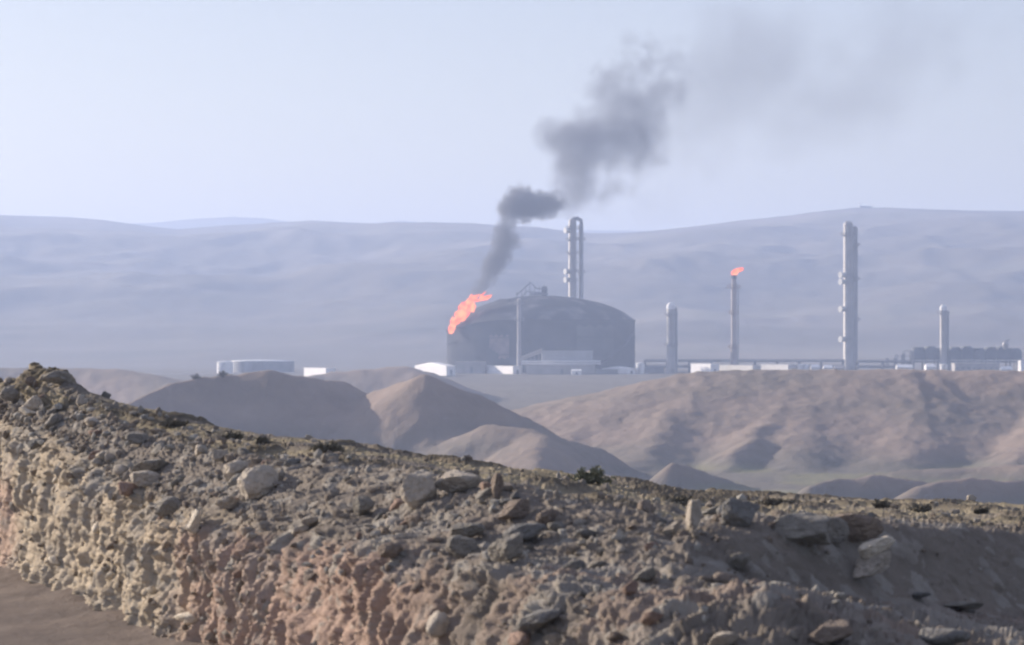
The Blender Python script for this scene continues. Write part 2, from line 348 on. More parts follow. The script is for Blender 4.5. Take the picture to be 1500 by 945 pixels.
def make_bank():
    ks = sorted(COLS); A = np.array([[list(s) for s in COLS[k]] for k in ks], float)     # cols x 7 x 2
    px = np.concatenate([np.linspace(-380, -40, 70, endpoint=False), np.linspace(-40, 420, 560, endpoint=False), np.linspace(420, 1560, 700, endpoint=False), np.linspace(1560, 2600, 120)])
    n = len(px)
    row = np.empty((n, 7)); dist = np.empty((n, 7))
    for s in range(7):
        row[:, s] = np.interp(px, ks, A[:, s, 0]); dist[:, s] = np.interp(px, ks, A[:, s, 1])
    row[:, 6] = np.interp(px, [p[0] for p in SKYL], [p[1] for p in SKYL])
    # smooth the stations along the bank
    for s in range(6):
        for arr in (row, dist):
            kx = np.linspace(px[0], px[-1], 1400); e = np.pad(np.interp(kx, px, arr[:, s]), 14, 'edge')
            arr[:, s] = np.interp(px, kx, np.convolve(e, np.ones(29)/29, 'valid'))
    X = (px[:, None]-750)/F*dist; Z = -(row-HOR)/F*dist
    Z[:, 0] = np.minimum(Z[:, 0], -2.62); Z[:, 1] = np.clip(Z[:, 1], -2.6, -2.5)
    S = np.stack([X, dist, Z], -1)                                                       # n x 7 x 3
    # beyond the skyline the terrace falls into the valley
    d = S[:, 6]/np.linalg.norm(S[:, 6, :2], axis=1)[:, None]; d[:, 2] = 0
    S7 = S[:, 6]+d*3.5+np.array([0, 0, -.75]); S8 = S[:, 6]+d*12+np.array([0, 0, -5]); S9 = S[:, 6]+d*40+np.array([0, 0, -20])
    S = np.concatenate([S, S7[:, None], S8[:, None], S9[:, None]], 1)
    # catmull-rom style resampling along the section
    seg = [6, 90, 80, 90, 30, 110, 16, 14, 10]
    rows = []; vv = []
    tang = np.zeros_like(S); tang[:, 1:-1] = (S[:, 2:]-S[:, :-2])/2; tang[:, 0] = S[:, 1]-S[:, 0]; tang[:, -1] = S[:, -1]-S[:, -2]
    for s, m in enumerate(seg):
        L0 = np.linalg.norm(S[:, s+1]-S[:, s], axis=1)[:, None]
        t0 = tang[:, s]*np.minimum(1, L0/np.maximum(1e-6, np.linalg.norm(tang[:, s], axis=1)[:, None])); t1 = tang[:, s+1]*np.minimum(1, L0/np.maximum(1e-6, np.linalg.norm(tang[:, s+1], axis=1)[:, None]))
        for i in range(m+(s == len(seg)-1)):
            t = i/m; h = (2*t**3-3*t**2+1, t**3-2*t**2+t, -2*t**3+3*t**2, t**3-t**2)
            rows.append(h[0]*S[:, s]+h[1]*t0+h[2]*S[:, s+1]+h[3]*t1); vv.append(s+t)
    V = np.array(rows); vv = np.array(vv)[:, None]*np.ones((1, n)); PX = np.ones((len(rows), 1))*px[None]
    # normals
    du = np.gradient(V, axis=1); dv = np.gradient(V, axis=0); N = np.cross(du, dv); N /= np.linalg.norm(N, axis=-1, keepdims=True)
    N *= np.sign(np.sum(N*np.array([-.3, -.6, 1]), -1, keepdims=True))
    # bumps
    wall = sstep(.75, 1.1, vv)*(1-sstep(1.85, 2.5, vv)); deb = sstep(1.6, 2.3, vv)*(1-sstep(4.3, 5.0, vv)); terr = sstep(4.2, 5, vv)
    wx = fbm(V*1.1+5, 3)*.3
    s_al = V[..., 0]*-.327+V[..., 1]*.945+wx*.35                  # along the cut
    ribs = fbm(np.stack([s_al*1.7, 0*s_al+1.5+V[..., 2]*.30, V[..., 0]*.12], -1), 5, .55, ridge=True)
    ribs2 = fbm(np.stack([s_al*4.6+3, V[..., 2]*.45, V[..., 0]*.1], -1), 4, .55, ridge=True)
    irr = sstep(-.35, .45, fbm(V*np.array([.8, .8, 1.5])+60, 3)); strat = fbm(np.stack([s_al*.35, V[..., 2]*9+.6*wx, 0*s_al], -1), 4, .6)
    disp = wall*(.07*(ribs-.55)+.085*(ribs2-.5)*irr*(1-.6*sstep(520, 800, PX))+.022*strat)
    jag = fbm(V*np.array([2.6, 2.6, 3.4]), 5, .58); disp += (.04*wall+.035*deb)*jag
    wq = np.stack([V[..., 0]+.12*jag, V[..., 1], V[..., 2]*1.1+.12*jag+.35*V[..., 0]], -1)
    f1, g1 = facets(wq/.50); f2, g2 = facets(wq/.15+4); f3, g3 = facets(wq/.065+9)
    d1, r1 = domes(V*np.array([1, 1, 1.25])/.42+wx[..., None]*.5, .2, .5, .6); d2, r2 = domes(V/.17+3, .2, .5, .55); d3, r3 = domes(V/.08+7, .2, .5, .6)
    stony = sstep(-.15, .4, fbm(V*.5+20, 3)); calm = 1-.8*np.exp(-((PX-1330)/230)**2)*sstep(2.75, 3.1, vv)*(1-sstep(3.9, 4.3, vv))
    disp += calm*deb*(.06*f1*stony+.026*f2+.016*f3+.09*d1*stony+.035*d2*stony+.016*d3)+wall*(.045*f1*(1-irr*.5)+.026*f2+.017*f3)+terr*(.02*f2+.012*f3+.03*d2*stony)
    disp += .075*fbm(V*.45+40, 4)*(deb*calm+wall*.6)
    # eased skyline lumps and low heath tufts
    tuft = sstep(.12, .5, fbm(np.stack([V[..., 0]*.9, V[..., 1]*.45, 0*wx], -1), 4))
    disp += terr*(1-sstep(6.4, 7, vv))*(.03*fbm(V*.8, 4)+.05*tuft)
    disp += .16*np.exp(-((PX-1170)/190)**2)*np.exp(-((vv-2.35)/.28)**2)
    # broken outcrop at the left end
    oc = np.exp(-((PX-62)/48)**2)*sstep(3.3, 5.2, vv)*(1-sstep(6.3, 7.2, vv))
    disp += oc*(.13*fbm(V*1.6+2, 4)+.05*f1+.05*f2)
    V = V+N*disp[..., None]
    me = grid_mesh('bank', V)
    red = sstep(225, 330, PX)*(1-sstep(560, 720, PX))*(1-sstep(1.9, 2.3, vv+.12*jag))+.35*sstep(600, 760, PX)*sstep(.15, .5, fbm(V*.55+11, 3)+.1)*(1-sstep(2.6, 3.4, vv))
    red = np.maximum(red, (1-sstep(15, 45, PX))*(1-sstep(1.55, 1.8, vv+.1*jag)))
    attr(me, 'cream', np.clip((1-sstep(250, 420, PX+60*jag))*(1-sstep(1.9, 2.9, vv+.3*jag)), 0, 1)*.9)
    attr(me, 'red', np.clip(red, 0, 1)*.9)
    attr(me, 'olive', np.clip(terr*(1-.6*tuft), 0, 1)*sstep(-.55, .1, fbm(V*.7+3, 3)))
    st = np.clip(d1*2.5, 0, 1)*(r1 > .5)*stony; st2 = np.maximum(np.clip(d2*5, 0, 1)*(r2 > .62)*stony, .8*(g2 > .86)+.5*(g1 > .8))
    attr(me, 'stone', np.clip(np.maximum(st, st2)*(deb+.6*wall)+np.clip(d3*6, 0, 1)*(r3 > .8)*.8, 0, 1))
    attr(me, 'dark', np.clip(terr*tuft*1.1+.5*deb*(np.clip(d2*5, 0, 1)*(r2 < .2)), 0, 1)*.8)
    m = ground_mat('bank_soil', [('cream', (.60, .51, .38), (.42, .36, .275)), ('red', (.50, .365, .29), (.38, .28, .225)), ('olive', (.29, .255, .165), (.36, .305, .215)),
                                 ('stone', (.38, .36, .32), (.30, .28, .25)), ('dark', (.09, .08, .055), (.12, .10, .07))],
                   (.20, .178, .152), (.265, .235, .20), 2.2, bump=.05, bscale=9)
    o = link('bank', me, m); tag(o, kind='structure')
    return V, N, vv, PX

BV, BN, BVV, BPX = make_bank()

def make_road():
    x = np.linspace(0, 1, 380)**.6; y = np.linspace(-12, 68, 480); X, Y = np.meshgrid(x, y); X = -48+X*(48+5.47-.346*Y+1.0)
    q = np.stack([X, Y, 0*X], -1)
    Z = -2.5+.035*fbm(q*.5, 4)+.02*fbm(q*2.4, 4)
    d, r = domes(q/.5, .08, .28, .5); Z += .16*d*(r > .5); d, r = domes(q/.22, .1, .4, .5); u_ = X*.945+Y*.327-5.17; Z += .10*d*sstep(-1.6, -.1, u_)+.10*sstep(-.9, .3, u_)*(1+fbm(q*1.3, 3))
    u = X*.945+Y*.327; Z += -.035*np.exp(-((u-2.3)/.22)**2)-.035*np.exp(-((u-.6)/.22)**2)   # wheel ruts along the cut
    me = grid_mesh('dirt_road', np.stack([X, Y, Z], -1))
    m = ground_mat('road_dirt', [], (.205, .17, .145), (.14, .118, .105), .9, bump=.06, bscale=6)
    tag(link('dirt_road', me, m), kind='structure')
    b = MB(); b.add([(-700, -400, -2.62), (-47.5, -400, -2.62), (-47.5, 68, -2.62), (-700, 68, -2.62)], [(0, 1, 2, 3)])
    b.add([(-47.5, -400, -2.62), (60, -400, -2.62), (60, -11.5, -2.62), (-47.5, -11.5, -2.62)], [(0, 1, 2, 3)])
    tag(b.build('roadside_ground', m), kind='structure')
make_road()

# ------------------------------------------------------------------ stones
def rock_mesh(seed, sub=4, flat=1.0):
    import bmesh
    rg = np.random.RandomState(seed); bm = bmesh.new(); bmesh.ops.create_icosphere(bm, subdivisions=sub, radius=1)
    v = np.array([x.co[:] for x in bm.verts]); u = v/np.linalg.norm(v, axis=1, keepdims=True)
    k = rg.randint(8, 13); n = rg.normal(size=(k, 3)); n /= np.linalg.norm(n, axis=1, keepdims=True); d = rg.uniform(.45, .9, k)
    dots = u@n.T; rr = np.where(dots > .05, d/np.maximum(dots, .05), 9); r = -np.log(np.sum(np.exp(-rr*30), 1)+math.exp(-30*1.05))/30
    r = r*(1+.08*fbm(u*1.8+seed, 5)+.05*facets(u*2.6+seed)[0]+.02*facets(u*7+seed)[0])
    p = u*r[:, None]; p = (p-(p.max(0)+p.min(0))/2)/((p.max(0)-p.min(0))/2)*(np.array([1, .8, .72]) if sub < 5 else 1)
    for i, x in enumerate(bm.verts): x.co = p[i]
    me = bpy.data.meshes.new('rock'); bm.to_mesh(me); bm.free(); smooth(me); return me

def stone_mat(name, a, b):
    return mat(name, a, .92, c2=b, scale=2.2, bump=.06, bscale=4, detail=8, spec=.15)
SM = {'grey': stone_mat('grey_stone', (.33, .31, .27), (.24, .225, .20)), 'pale': stone_mat('pale_stone', (.56, .50, .42), (.42, .38, .32)),
      'blue': stone_mat('bluish_stone', (.27, .265, .25), (.20, .198, .19)), 'brown': stone_mat('brown_stone', (.32, .265, .215), (.24, .20, .17)),
      'cream': stone_mat('brightened_cream_stone', (.84, .76, .62), (.72, .65, .53)), 'red': stone_mat('reddish_stone', (.38, .275, .22), (.29, .21, .17))}  # cream raised beyond its own tone, standing in for sun on the shaded slab

flatP = BV.reshape(-1, 3); flatN = BN.reshape(-1, 3)
sx = flatP[:, 0]/flatP[:, 1]*F+750; sy = HOR-flatP[:, 2]/flatP[:, 1]*F
rowok = (BVV.reshape(-1) > .9) & (BVV.reshape(-1) < 6.3)
IDX = np.nonzero(rowok)[0]
def surf(px, py):
    """the nearest point of the bank seen at this place of the photo"""
    dd = (sx[IDX]-px)**2+(sy[IDX]-py)**2
    c = IDX[dd < max(30, dd.min()+12)]
    return flatP[c[np.argmin(flatP[c, 1])]]

rnd = random.Random(5)
BOULD = [  # px, py centre, width px, height px, tilt deg, colour, flatness, label, seed
    (612, 719, 50, 50, -15, 'pale', 1.0, 'upright pale boulder with pointed top, left of the flat slab on the debris slope'),
    (672, 706, 66, 28, -8, 'pale', .6, 'flat pale slab tilted over its own shadow, right of the upright pale boulder'),
    (728, 711, 16, 34, 10, 'brown', 1.0, 'small narrow upright stone standing at the right of the flat pale slab'),
    (752, 747, 48, 26, -12, 'brown', .8, 'brownish blunt stone alone below the narrow upright stone'),
    (685, 778, 48, 24, 0, 'grey', .7, 'rounded grey stone at the left end of the central rock cluster'),
    (678, 801, 46, 26, 14, 'grey', .8, 'pale grey stone under the rounded one in the central rock cluster'),
    (742, 805, 56, 34, -25, 'grey', .7, 'leaning grey slab with dark right side at the foot of the central cluster'),
    (768, 779, 62, 24, -12, 'blue', .6, 'long bluish slab on top of the central rock cluster'),
    (800, 758, 24, 30, 40, 'brown', .7, 'small orange brown stone leaning beside the long bluish slab'),
    (572, 806, 34, 22, -15, 'brown', .8, 'small dark oval stone half buried below the upright pale boulder'),
    (532, 742, 32, 28, 0, 'grey', .9, 'squarish grey stone shaded on its right, left of the upright pale boulder'),
    (1083, 750, 54, 46, -40, 'blue', .9, 'large leaning blue grey boulder with lit left edge on the skyline berm'),
    (1172, 776, 84, 44, 0, 'grey', .7, 'wide low dark boulder in the middle of the berm row'),
    (1250, 774, 84, 42, 0, 'brown', .7, 'wide rounded boulder behind the squarish one on the berm'),
    (1224, 778, 40, 38, 0, 'grey', 1.0, 'squarish grey boulder standing in front of the wide rounded one'),
    (1276, 826, 62, 30, -14, 'pale', .7, 'grey lower half of the split rock lying in the shade under the berm'),
    (1284, 804, 52, 26, -16, 'cream', .6, 'cream slab lying on the split rock, colour brightened as if sunlit, brightest stone of the berm'),
    (1017, 756, 22, 46, 6, 'pale', .6, 'thin pointed cream stone standing upright left of the leaning boulder'),
    (984, 776, 30, 14, -35, 'pale', .7, 'small pale wedge stone at the foot of the thin pointed stone'),
    (860, 780, 32, 10, 5, 'blue', .6, 'flat bluish white slab on the slope between central cluster and pointed stone'),
    (852, 795, 14, 10, 0, 'cream', .8, 'tiny white stone just below the flat bluish white slab'),
    (378, 708, 58, 52, -50, 'pale', .6, 'big leaning pale boulder, largest in the left debris, shadow on its right'),
    (345, 690, 40, 30, -20, 'pale', .8, 'pale blocky stone touching the big leaning boulder from the left'),
    (335, 736, 40, 18, -5, 'pale', .7, 'flat pale stone under the big leaning boulder'),
    (322, 668, 24, 18, -10, 'pale', .8, 'small pale stone above the big leaning boulder near the brow'),
    (218, 684, 58, 20, -14, 'grey', .6, 'long grey green slab on the upper left debris slope'),
    (212, 700, 44, 20, -4, 'pale', .8, 'rounded pale stone tucked under the long grey green slab'),
    (284, 764, 18, 34, 6, 'cream', .9, 'narrow cream stone standing on edge above the cut, left of the red rock face'),
    (455, 764, 24, 14, 0, 'pale', .8, 'small pale stone on the middle slope between the two debris heaps'),
    (202, 642, 36, 14, 8, 'grey', .7, 'grey flat stone with a dark side high on the left slope'),
    (40, 604, 26, 9, 20, 'cream', .5, 'thin pinkish cream sliver lying under the left outcrop'),
    (44, 558, 16, 14, 0, 'brown', .9, 'small brown lump at the left of the dark outcrop crown'),
    (84, 553, 40, 20, 12, 'grey', .7, 'dark crag crowning the outcrop at the far left skyline'),
    (14, 577, 30, 20, 0, 'grey', .8, 'rounded grey crag at the left frame edge below the crown'),
    (793, 908, 66, 26, -18, 'blue', .7, 'long grey boulder low on the slope at bottom centre'),
    (955, 905, 34, 18, -25, 'red', .7, 'reddish brown stone tilted low on the slope near bottom centre right'),
    (1215, 928, 60, 26, -12, 'brown', .7, 'wide brown stone at the bottom edge right of centre'),
    (1060, 938, 46, 22, -20, 'pale', .7, 'pale stone cut by the bottom edge of the view'),
    (812, 938, 30, 20, -10, 'pale', .8, 'small pale stone at the bottom edge under the long grey boulder'),
    (1410, 886, 60, 10, 4, 'grey', .5, 'thin grey slab lying in the shade at lower right'),
    (1350, 872, 26, 9, 0, 'blue', .6, 'small bluish slab in the shade left of the thin grey slab'),
    (925, 862, 26, 16, -35, 'red', .8, 'small reddish block on the rubble slope right of the long grey boulder'),
]
protos = [rock_mesh(100+i, 5) for i in range(12)]
pmeshes = {}
def proto(i, c, small=False):
    k = (i, c, small)
    if k not in pmeshes:
        me = (small_protos if small else protos)[i].copy(); me.materials.append(SM[c]); pmeshes[k] = me
    return pmeshes[k]
for i, (px, py, w, h, tilt, c, fl, lab) in enumerate(BOULD):
    p = surf(px, py+h*.35); Y = p[1]; s = Y/F
    o = bpy.data.objects.new('boulder', proto(i % 12, c)); col.objects.link(o)
    cx_, cz_ = (px-750)*s, -(py-HOR)*s
    hw, hh = w*s/2*1.08, h*s/2*1.1
    fwd = .42 if c == 'cream' and w == 52 else .22 if w == 62 and h == 30 else 0
    o.location = (cx_*(1-fwd/Y), Y+min(hw, hh)*.4-fwd, cz_*(1-fwd/Y))
    o.scale = (hw, max(hw, hh)*.8, hh)
    o.rotation_euler = (R(rnd.uniform(-8, 8)), R(tilt), R(rnd.uniform(-12, 12)))
    tag(o, lab, 'rock', 'boulders on the bank')

small_protos = [rock_mesh(300+i, 3) for i in range(10)]
ok = np.nonzero((BPX.reshape(-1) > -60) & (BPX.reshape(-1) < 1560) & (sy < 960))[0]
vflat = BVV.reshape(-1)
rg = np.random.RandomState(3); count = 0
for zone, lo, hi, nn, rmin, rmax in (('debris', 2.0, 4.4, 130, .03, .11), ('terrace', 5.1, 5.95, 26, .03, .07), ('cut', 1.15, 1.9, 34, .04, .1)):
    c = ok[(vflat[ok] > lo) & (vflat[ok] < hi)]
    for j in rg.choice(c, nn, replace=False):
        p = flatP[j]; qx = p[0]/p[1]*F+750
        if 1120 < qx and 2.7 < vflat[j] < 4.1 and rg.rand() < .9: continue
        r = (rmin+(rmax-rmin)*rg.rand()**2.6)*(.7+p[1]/50)
        colr = ['grey', 'pale', 'blue', 'brown', 'pale', 'grey', 'red'][rg.randint(7)]
        if zone == 'cut': colr = ['pale', 'cream', 'brown', 'grey'][rg.randint(4)] if p[0]/p[1]*F+750 < 330 else ['red', 'brown', 'pale'][rg.randint(3)]
        o = bpy.data.objects.new('stone', proto(rg.randint(10), colr, True)); col.objects.link(o)
        o.location = p+flatN[j]*r*.25; o.scale = r*rg.uniform(.75, 1.3), r*rg.uniform(.8, 1.2), r*rg.uniform(.55, 1.)
        o.rotation_euler = tuple(rg.uniform(-.5, .5, 2))+(rg.uniform(0, 6.28),)
        wd = {'grey': 'grey', 'pale': 'pale', 'blue': 'dark grey', 'brown': 'brownish', 'red': 'reddish', 'cream': 'cream'}[colr]
        q = p[0]/p[1]*F+750; third = 'left' if q < 500 else 'middle' if q < 1000 else 'right'
        if zone == 'debris': hl = 'upper' if vflat[j] > 3.1 else 'lower'; lb = f'small {wd} loose stone on the {hl} rubble slope, {third} third of the bank'
        elif zone == 'terrace': lb = f'small {wd} stone lying on the flat terrace behind the rubble, {third} third'
        else: lb = f'small {wd} stone stuck in the steep cut face above the road, {third} third'
        tag(o, lb, 'stone', lb.replace('stone', 'stones', 1))

# gravel: one mass
def gravel():
    c = np.nonzero((vflat > 1.0) & (vflat < 5.6) & (BPX.reshape(-1) > -150) & (BPX.reshape(-1) < 1800))[0]
    js = rg.choice(c, 4200, replace=False)
    import bmesh
    bases = []
    for i in range(6):
        bm = bmesh.new(); bmesh.ops.create_icosphere(bm, subdivisions=1, radius=1); v = np.array([x.co[:] for x in bm.verts]); f = np.array([[q.index for q in x.verts] for x in bm.faces]); bm.free()
        bases.append((v*(1+rg.uniform(-.3, .3, (len(v), 1))), f))
    VV = []; FF = []; off = 0; cl = []
    for j in js:
        v, f = bases[rg.randint(6)]; p = flatP[j]
        if 1080 < p[0]/p[1]*F+750 and 2.6 < vflat[j] < 4.1 and rg.rand() < .85: continue
        r = (.008+.03*rg.rand()**3)*(.6+p[1]/40)
        a = rg.uniform(0, 6.28); ca, sa = math.cos(a), math.sin(a); s = r*rg.uniform(.6, 1.4, 3)
        q = v*s; q = np.stack([q[:, 0]*ca-q[:, 1]*sa, q[:, 0]*sa+q[:, 1]*ca, q[:, 2]], -1)+p+flatN[j]*r*.3
        VV.append(q); FF.append(f+off); off += len(v); cl.append(np.full(len(v), rg.rand()))
    me = bpy.data.meshes.new('gravel'); me.from_pydata(np.concatenate(VV).tolist(), [], np.concatenate(FF).tolist())
    attr(me, 'stone', np.concatenate(cl)**1.5)
    m = ground_mat('gravel', [('stone', (.36, .35, .31), (.28, .27, .25))], (.14, .12, .10), (.22, .18, .14), 6)
    tag(link('gravel', me, m), 'loose gravel and pebbles strewn over the bank', 'gravel', kind='stuff')
gravel()

# ------------------------------------------------------------------ shrubs
leafm = mat('shrub_leaf', (.13, .14, .085), .8, c2=(.18, .17, .10), scale=3)
darkleaf = mat('dark_leaf', (.09, .085, .06), .8, c2=(.14, .12, .085), scale=.5)
twigm = mat('twig', (.14, .10, .07), .9, c2=(.1, .08, .06), scale=8)
def shrub(base, w, h, nleaf, lab, lm, leaf=.02, group=None):
    t = thing('shrub', base, lab, 'shrub', group)
    rr = random.Random(int(abs(base[0])*100)+nleaf)
    st = MB(); tips = []
    for _ in range(26):
        a = rr.uniform(0, 6.28); sp = rr.uniform(.1, .5)*w; hh = rr.uniform(.45, 1)*h
        e = Vector((math.cos(a)*sp, math.sin(a)*sp*.7, hh*(1-.5*(sp/(w*.5))**2)))
        mid = e*.5+Vector((0, 0, h*.1)); st.tube([(0, 0, -.1*h), mid, e], [h*.03, h*.018, h*.006], 5); tips += [e, mid*.6+e*.4, mid]
    st.build('stem', twigm, t)
    f = MB()
    for _ in range(nleaf):
        c = Vector(rr.choice(tips))+Vector((rr.gauss(0, w*.055), rr.gauss(0, w*.05), rr.gauss(0, h*.09)))
        if c.z < 0: c.z = abs(c.z)*.5
        u = Vector((rr.gauss(0, 1), rr.gauss(0, 1), rr.gauss(0, 1))).normalized(); v_ = u.orthogonal().normalized()
        s = leaf*rr.uniform(.6, 1.5)
        f.add([c-u*s, c+v_*s*.4, c+u*s, c-v_*s*.4], [(0, 1, 2, 3)])
    f.build('foliage', lm, t)
    return t
p = surf(865, 704)
shrub(p+np.array([0, .1, -.03]), 66*p[1]/F, 28*p[1]/F, 1700, 'round olive green shrub on the edge of the terrace, seen against the valley', leafm, .022)
for (px, py, w, h, lab) in [(1005, 734, 62, 10, 'low dark brown shrub on the terrace left of the leaning boulder'), (1140, 733, 70, 9, 'low dark shrub on the skyline right behind the leaning boulder'),
                            (1290, 739, 26, 12, 'small dark tuft on the terrace skyline behind the split rock'), (1350, 745, 44, 9, 'flat dark shrub on the terrace right of the small dark tuft'),
                            (1435, 748, 24, 10, 'small dark tuft near the right end of the terrace'), (255, 618, 48, 9, 'low dark heath tuft on the left skyline below the outcrop'),
                            (345, 637, 34, 9, 'dark tuft on the skyline above the big leaning boulder'), (385, 643, 20, 7, 'smallest dark tuft on the skyline between two longer ones'), (480, 658, 60, 14, 'wide dark heath tuft on the skyline left of the central boulders')]:
    p = surf(px, py)
    shrub(p+np.array([0, 0, -.02]), w*p[1]/F, h*p[1]/F*1.3, 500, lab, darkleaf, .018, 'tufts along the bank skyline')

# ------------------------------------------------------------------ the plant, about 1.2 km away
GZ = -13.0
M_soot = mat('sooted_steel', (.016, .018, .022), .9, c2=(.05, .05, .056), scale=.09, detail=10, spec=.15)
M_sootroof = mat('burnt_roof_steel', (.028, .029, .034), .9, c2=(.14, .14, .15), scale=.14, detail=10, thresh=(.5, .72), spec=.15)
M_steel = mat('pale_steel', (.42, .40, .38), .6, c2=(.32, .31, .295), scale=.25, metallic=.2)
M_white = mat('white_steel', (.88, .87, .85), .6, c2=(.80, .80, .78), scale=.3)
M_grey = mat('grey_steel', (.24, .25, .27), .6, c2=(.17, .18, .20), scale=.3)
M_dark = mat('dark_steel', (.09, .10, .12), .7, c2=(.13, .14, .16), scale=.3)
M_rust = mat('rusty_steel', (.26, .17, .13), .85, c2=(.17, .13, .11), scale=.4)
M_pink = mat('rusty_pale_panel', (.30, .22, .21), .9, c2=(.12, .10, .11), scale=.3)
def flame_mat(name, a, b, st, sc_=.25):
    m = bpy.data.materials.new(name); m.use_nodes = True; t = m.node_tree; t.nodes.remove(t.nodes['Principled BSDF'])
    e = t.nodes.new('ShaderNodeEmission'); e.inputs['Strength'].default_value = st
    n = t.nodes.new('ShaderNodeTexNoise'); n.inputs['Scale'].default_value = sc_; n.inputs['Detail'].default_value = 3
    tc = t.nodes.new('ShaderNodeTexCoord'); t.links.new(tc.outputs['Object'], n.inputs['Vector'])
    mr = t.nodes.new('ShaderNodeMapRange'); mr.inputs['From Min'].default_value = .38; mr.inputs['From Max'].default_value = .62; t.links.new(n.outputs['Fac'], mr.inputs['Value'])
    mx = t.nodes.new('ShaderNodeMix'); mx.data_type = 'RGBA'; mx.inputs['A'].default_value = (*a, 1); mx.inputs['B'].default_value = (*b, 1)
    t.links.new(mr.outputs[0], mx.inputs['Factor']); t.links.new(mx.outputs['Result'], e.inputs['Color'])
    t.links.new(e.outputs[0], t.nodes['Material Output'].inputs[0]); return m

def G(px, Y):      # ground point of the plant below a photo column
    return Vector(((px-750)/F*Y, Y, GZ))
def hz(py, Y): return (HOR-py)/F*Y-GZ       # height above plant ground of a photo row

def big_tank():
    Y = 1240.; c = G(792.5, Y); RAD = 137.5*Y/F
    t = thing('storage_tank', c, 'huge soot blackened oil storage tank with domed roof, burning at its left edge', 'storage tank')
    n = 160
    def edge(a):      # height of the shell top; the left side has sagged
        left = max(0, -math.cos(a))
        z = hz(469, Y)*(1-.19*left**3)
        return z-(.9*max(0, math.sin(7*a)+.5*math.sin(17*a+1)))*left**2
    b = MB(); vs = []; zs = [0, .35, .7, 1]
    for k in zs:
        for i in range(n):
            a = 2*math.pi*i/n; r = RAD*(1+.004*math.sin(9*a+5*k)*max(0, -math.cos(a)))
            vs.append((r*math.cos(a), r*math.sin(a), -.3+edge(a)*k))
    b.add(vs, [(j*n+i, j*n+(i+1) % n, (j+1)*n+(i+1) % n, (j+1)*n+i) for j in range(len(zs)-1) for i in range(n)], True)
    sh = b.build('shell', M_soot, t)
    for k in (.33, .66, .985):                       # stiffening rings
        rb = MB(); vs = []
        for dr, dz in ((0, 0), (.35, 0), (.35, .35), (0, .35)):
            for i in range(n):
                a = 2*math.pi*i/n; vs.append(((RAD+.03+dr)*math.cos(a), (RAD+.03+dr)*math.sin(a), edge(a)*k+dz))
        rb.add(vs, [(j*n+i, j*n+(i+1) % n, ((j+1) % 4)*n+(i+1) % n, ((j+1) % 4)*n+i) for j in range(4) for i in range(n)])
        rb.build('ring', M_soot, sh)
    b = MB(); m_ = 40; vs = []
    ap = hz(433, Y)
    prof = lambda q: np.interp(q, [0, .15, .3, .45, .63, .78, .89, 1], [1, .985, .93, .86, .70, .50, .30, 0])
    for j in range(m_+1):
        q = 1-j/m_
        for i in range(n):
            a = 2*math.pi*i/n; left = max(0, -math.cos(a)); e = edge(a)
            z = e+(ap-e)*prof(q)
            nz = perlin(np.array([q*RAD*math.cos(a)/5, q*RAD*math.sin(a)/5, 3.]))
            z += (.15+1.9*left*q*(1-q*.6))*float(nz)*(q < .985)*min(1, (1-q)*12)
            vs.append(((RAD*q+.001)*math.cos(a), (RAD*q+.001)*math.sin(a), z))
    b.add(vs, [(j*n+i, j*n+(i+1) % n, (j+1)*n+(i+1) % n, (j+1)*n+i) for j in range(m_) for i in range(n)], True)
    b.build('roof', M_sootroof, t)
    # torn roof panels over the fire side
    for (px, py, w, h, ry, mt) in [(693, 458, 5, 3, 30, M_soot), (712, 455, 7, 3.2, -25, M_grey), (726, 450, 6, 2.6, 12, M_grey), (742, 447, 6, 3, -18, M_soot), (752, 444, 5, 2.5, 25, M_soot)]:
        q = MB(); q.box((0, 0, 0), (w, 2.5, .3)); q.box((w*.2, 0, h*.3), (.3, 2.2, h*.6))
        x = (px-792.5)/F*Y; yy = -math.sqrt(max(1, (RAD*.72)**2-x*x))*.6
        o = q.build('roof_panel', mt, t); o.location = (x, yy, hz(py, Y)); o.rotation_euler = (R(15), R(ry), 0)
    # working platform and twisted frame on the crown
    q = MB(); s = Y/F
    for x0, z0, z1, w in [(757, 445, 428, 3), (764, 442, 425, 2), (770, 440, 419, 2), (776, 438, 413, 2.4), (783, 438, 421, 2), (790, 437, 418, 2), (797, 438, 417, 3), (801, 440, 418, 2)]:
        q.box(((x0-792.5)*s, -3, (hz(z0, Y)+hz(z1, Y))/2), (w*s*.4, .5, (z0-z1)*s))
    q.tube([((757-792.5)*s, -3, hz(432, Y)), ((777-792.5)*s, -3, hz(414, Y)), ((786-792.5)*s, -3, hz(423, Y)), ((803-792.5)*s, -3, hz(424, Y))], .28, 6)
    q.tube([((759-792.5)*s, -3.5, hz(440, Y)), ((772-792.5)*s, -3.5, hz(427, Y)), ((800-792.5)*s, -3.5, hz(430, Y))], .25, 6)
    q.box(((790-792.5)*s, -2, hz(431, Y)), (26*s, 4, .8))
    q.build('roof_frame', M_dark, t)
    q = MB(); q.box(((797-792.5)*s, -1, hz(427, Y)), (7*s, 3, 14*s)); q.build('hatch_house', M_soot, t)
    # discoloured sheets on the shell
    def shell_patch(px0, px1, py0, py1, m, nm):
        q = MB(); vs = []; k = 12
        for i in range(k+1):
            x = (px0+(px1-px0)*i/k-792.5)*s; yy = -math.sqrt(RAD*RAD-x*x)-.05
            w = 1.5*math.sin(i*1.9)*s
            vs += [(x, yy, hz(py1, Y)+w), (x, yy, hz(py0, Y)+w*1.4)]
        q.add(vs, [(2*i, 2*i+2, 2*i+3, 2*i+1) for i in range(k)], True); q.build(nm, m, t)
    shell_patch(718, 746, 492, 524, M_pink, 'scorched_patch')
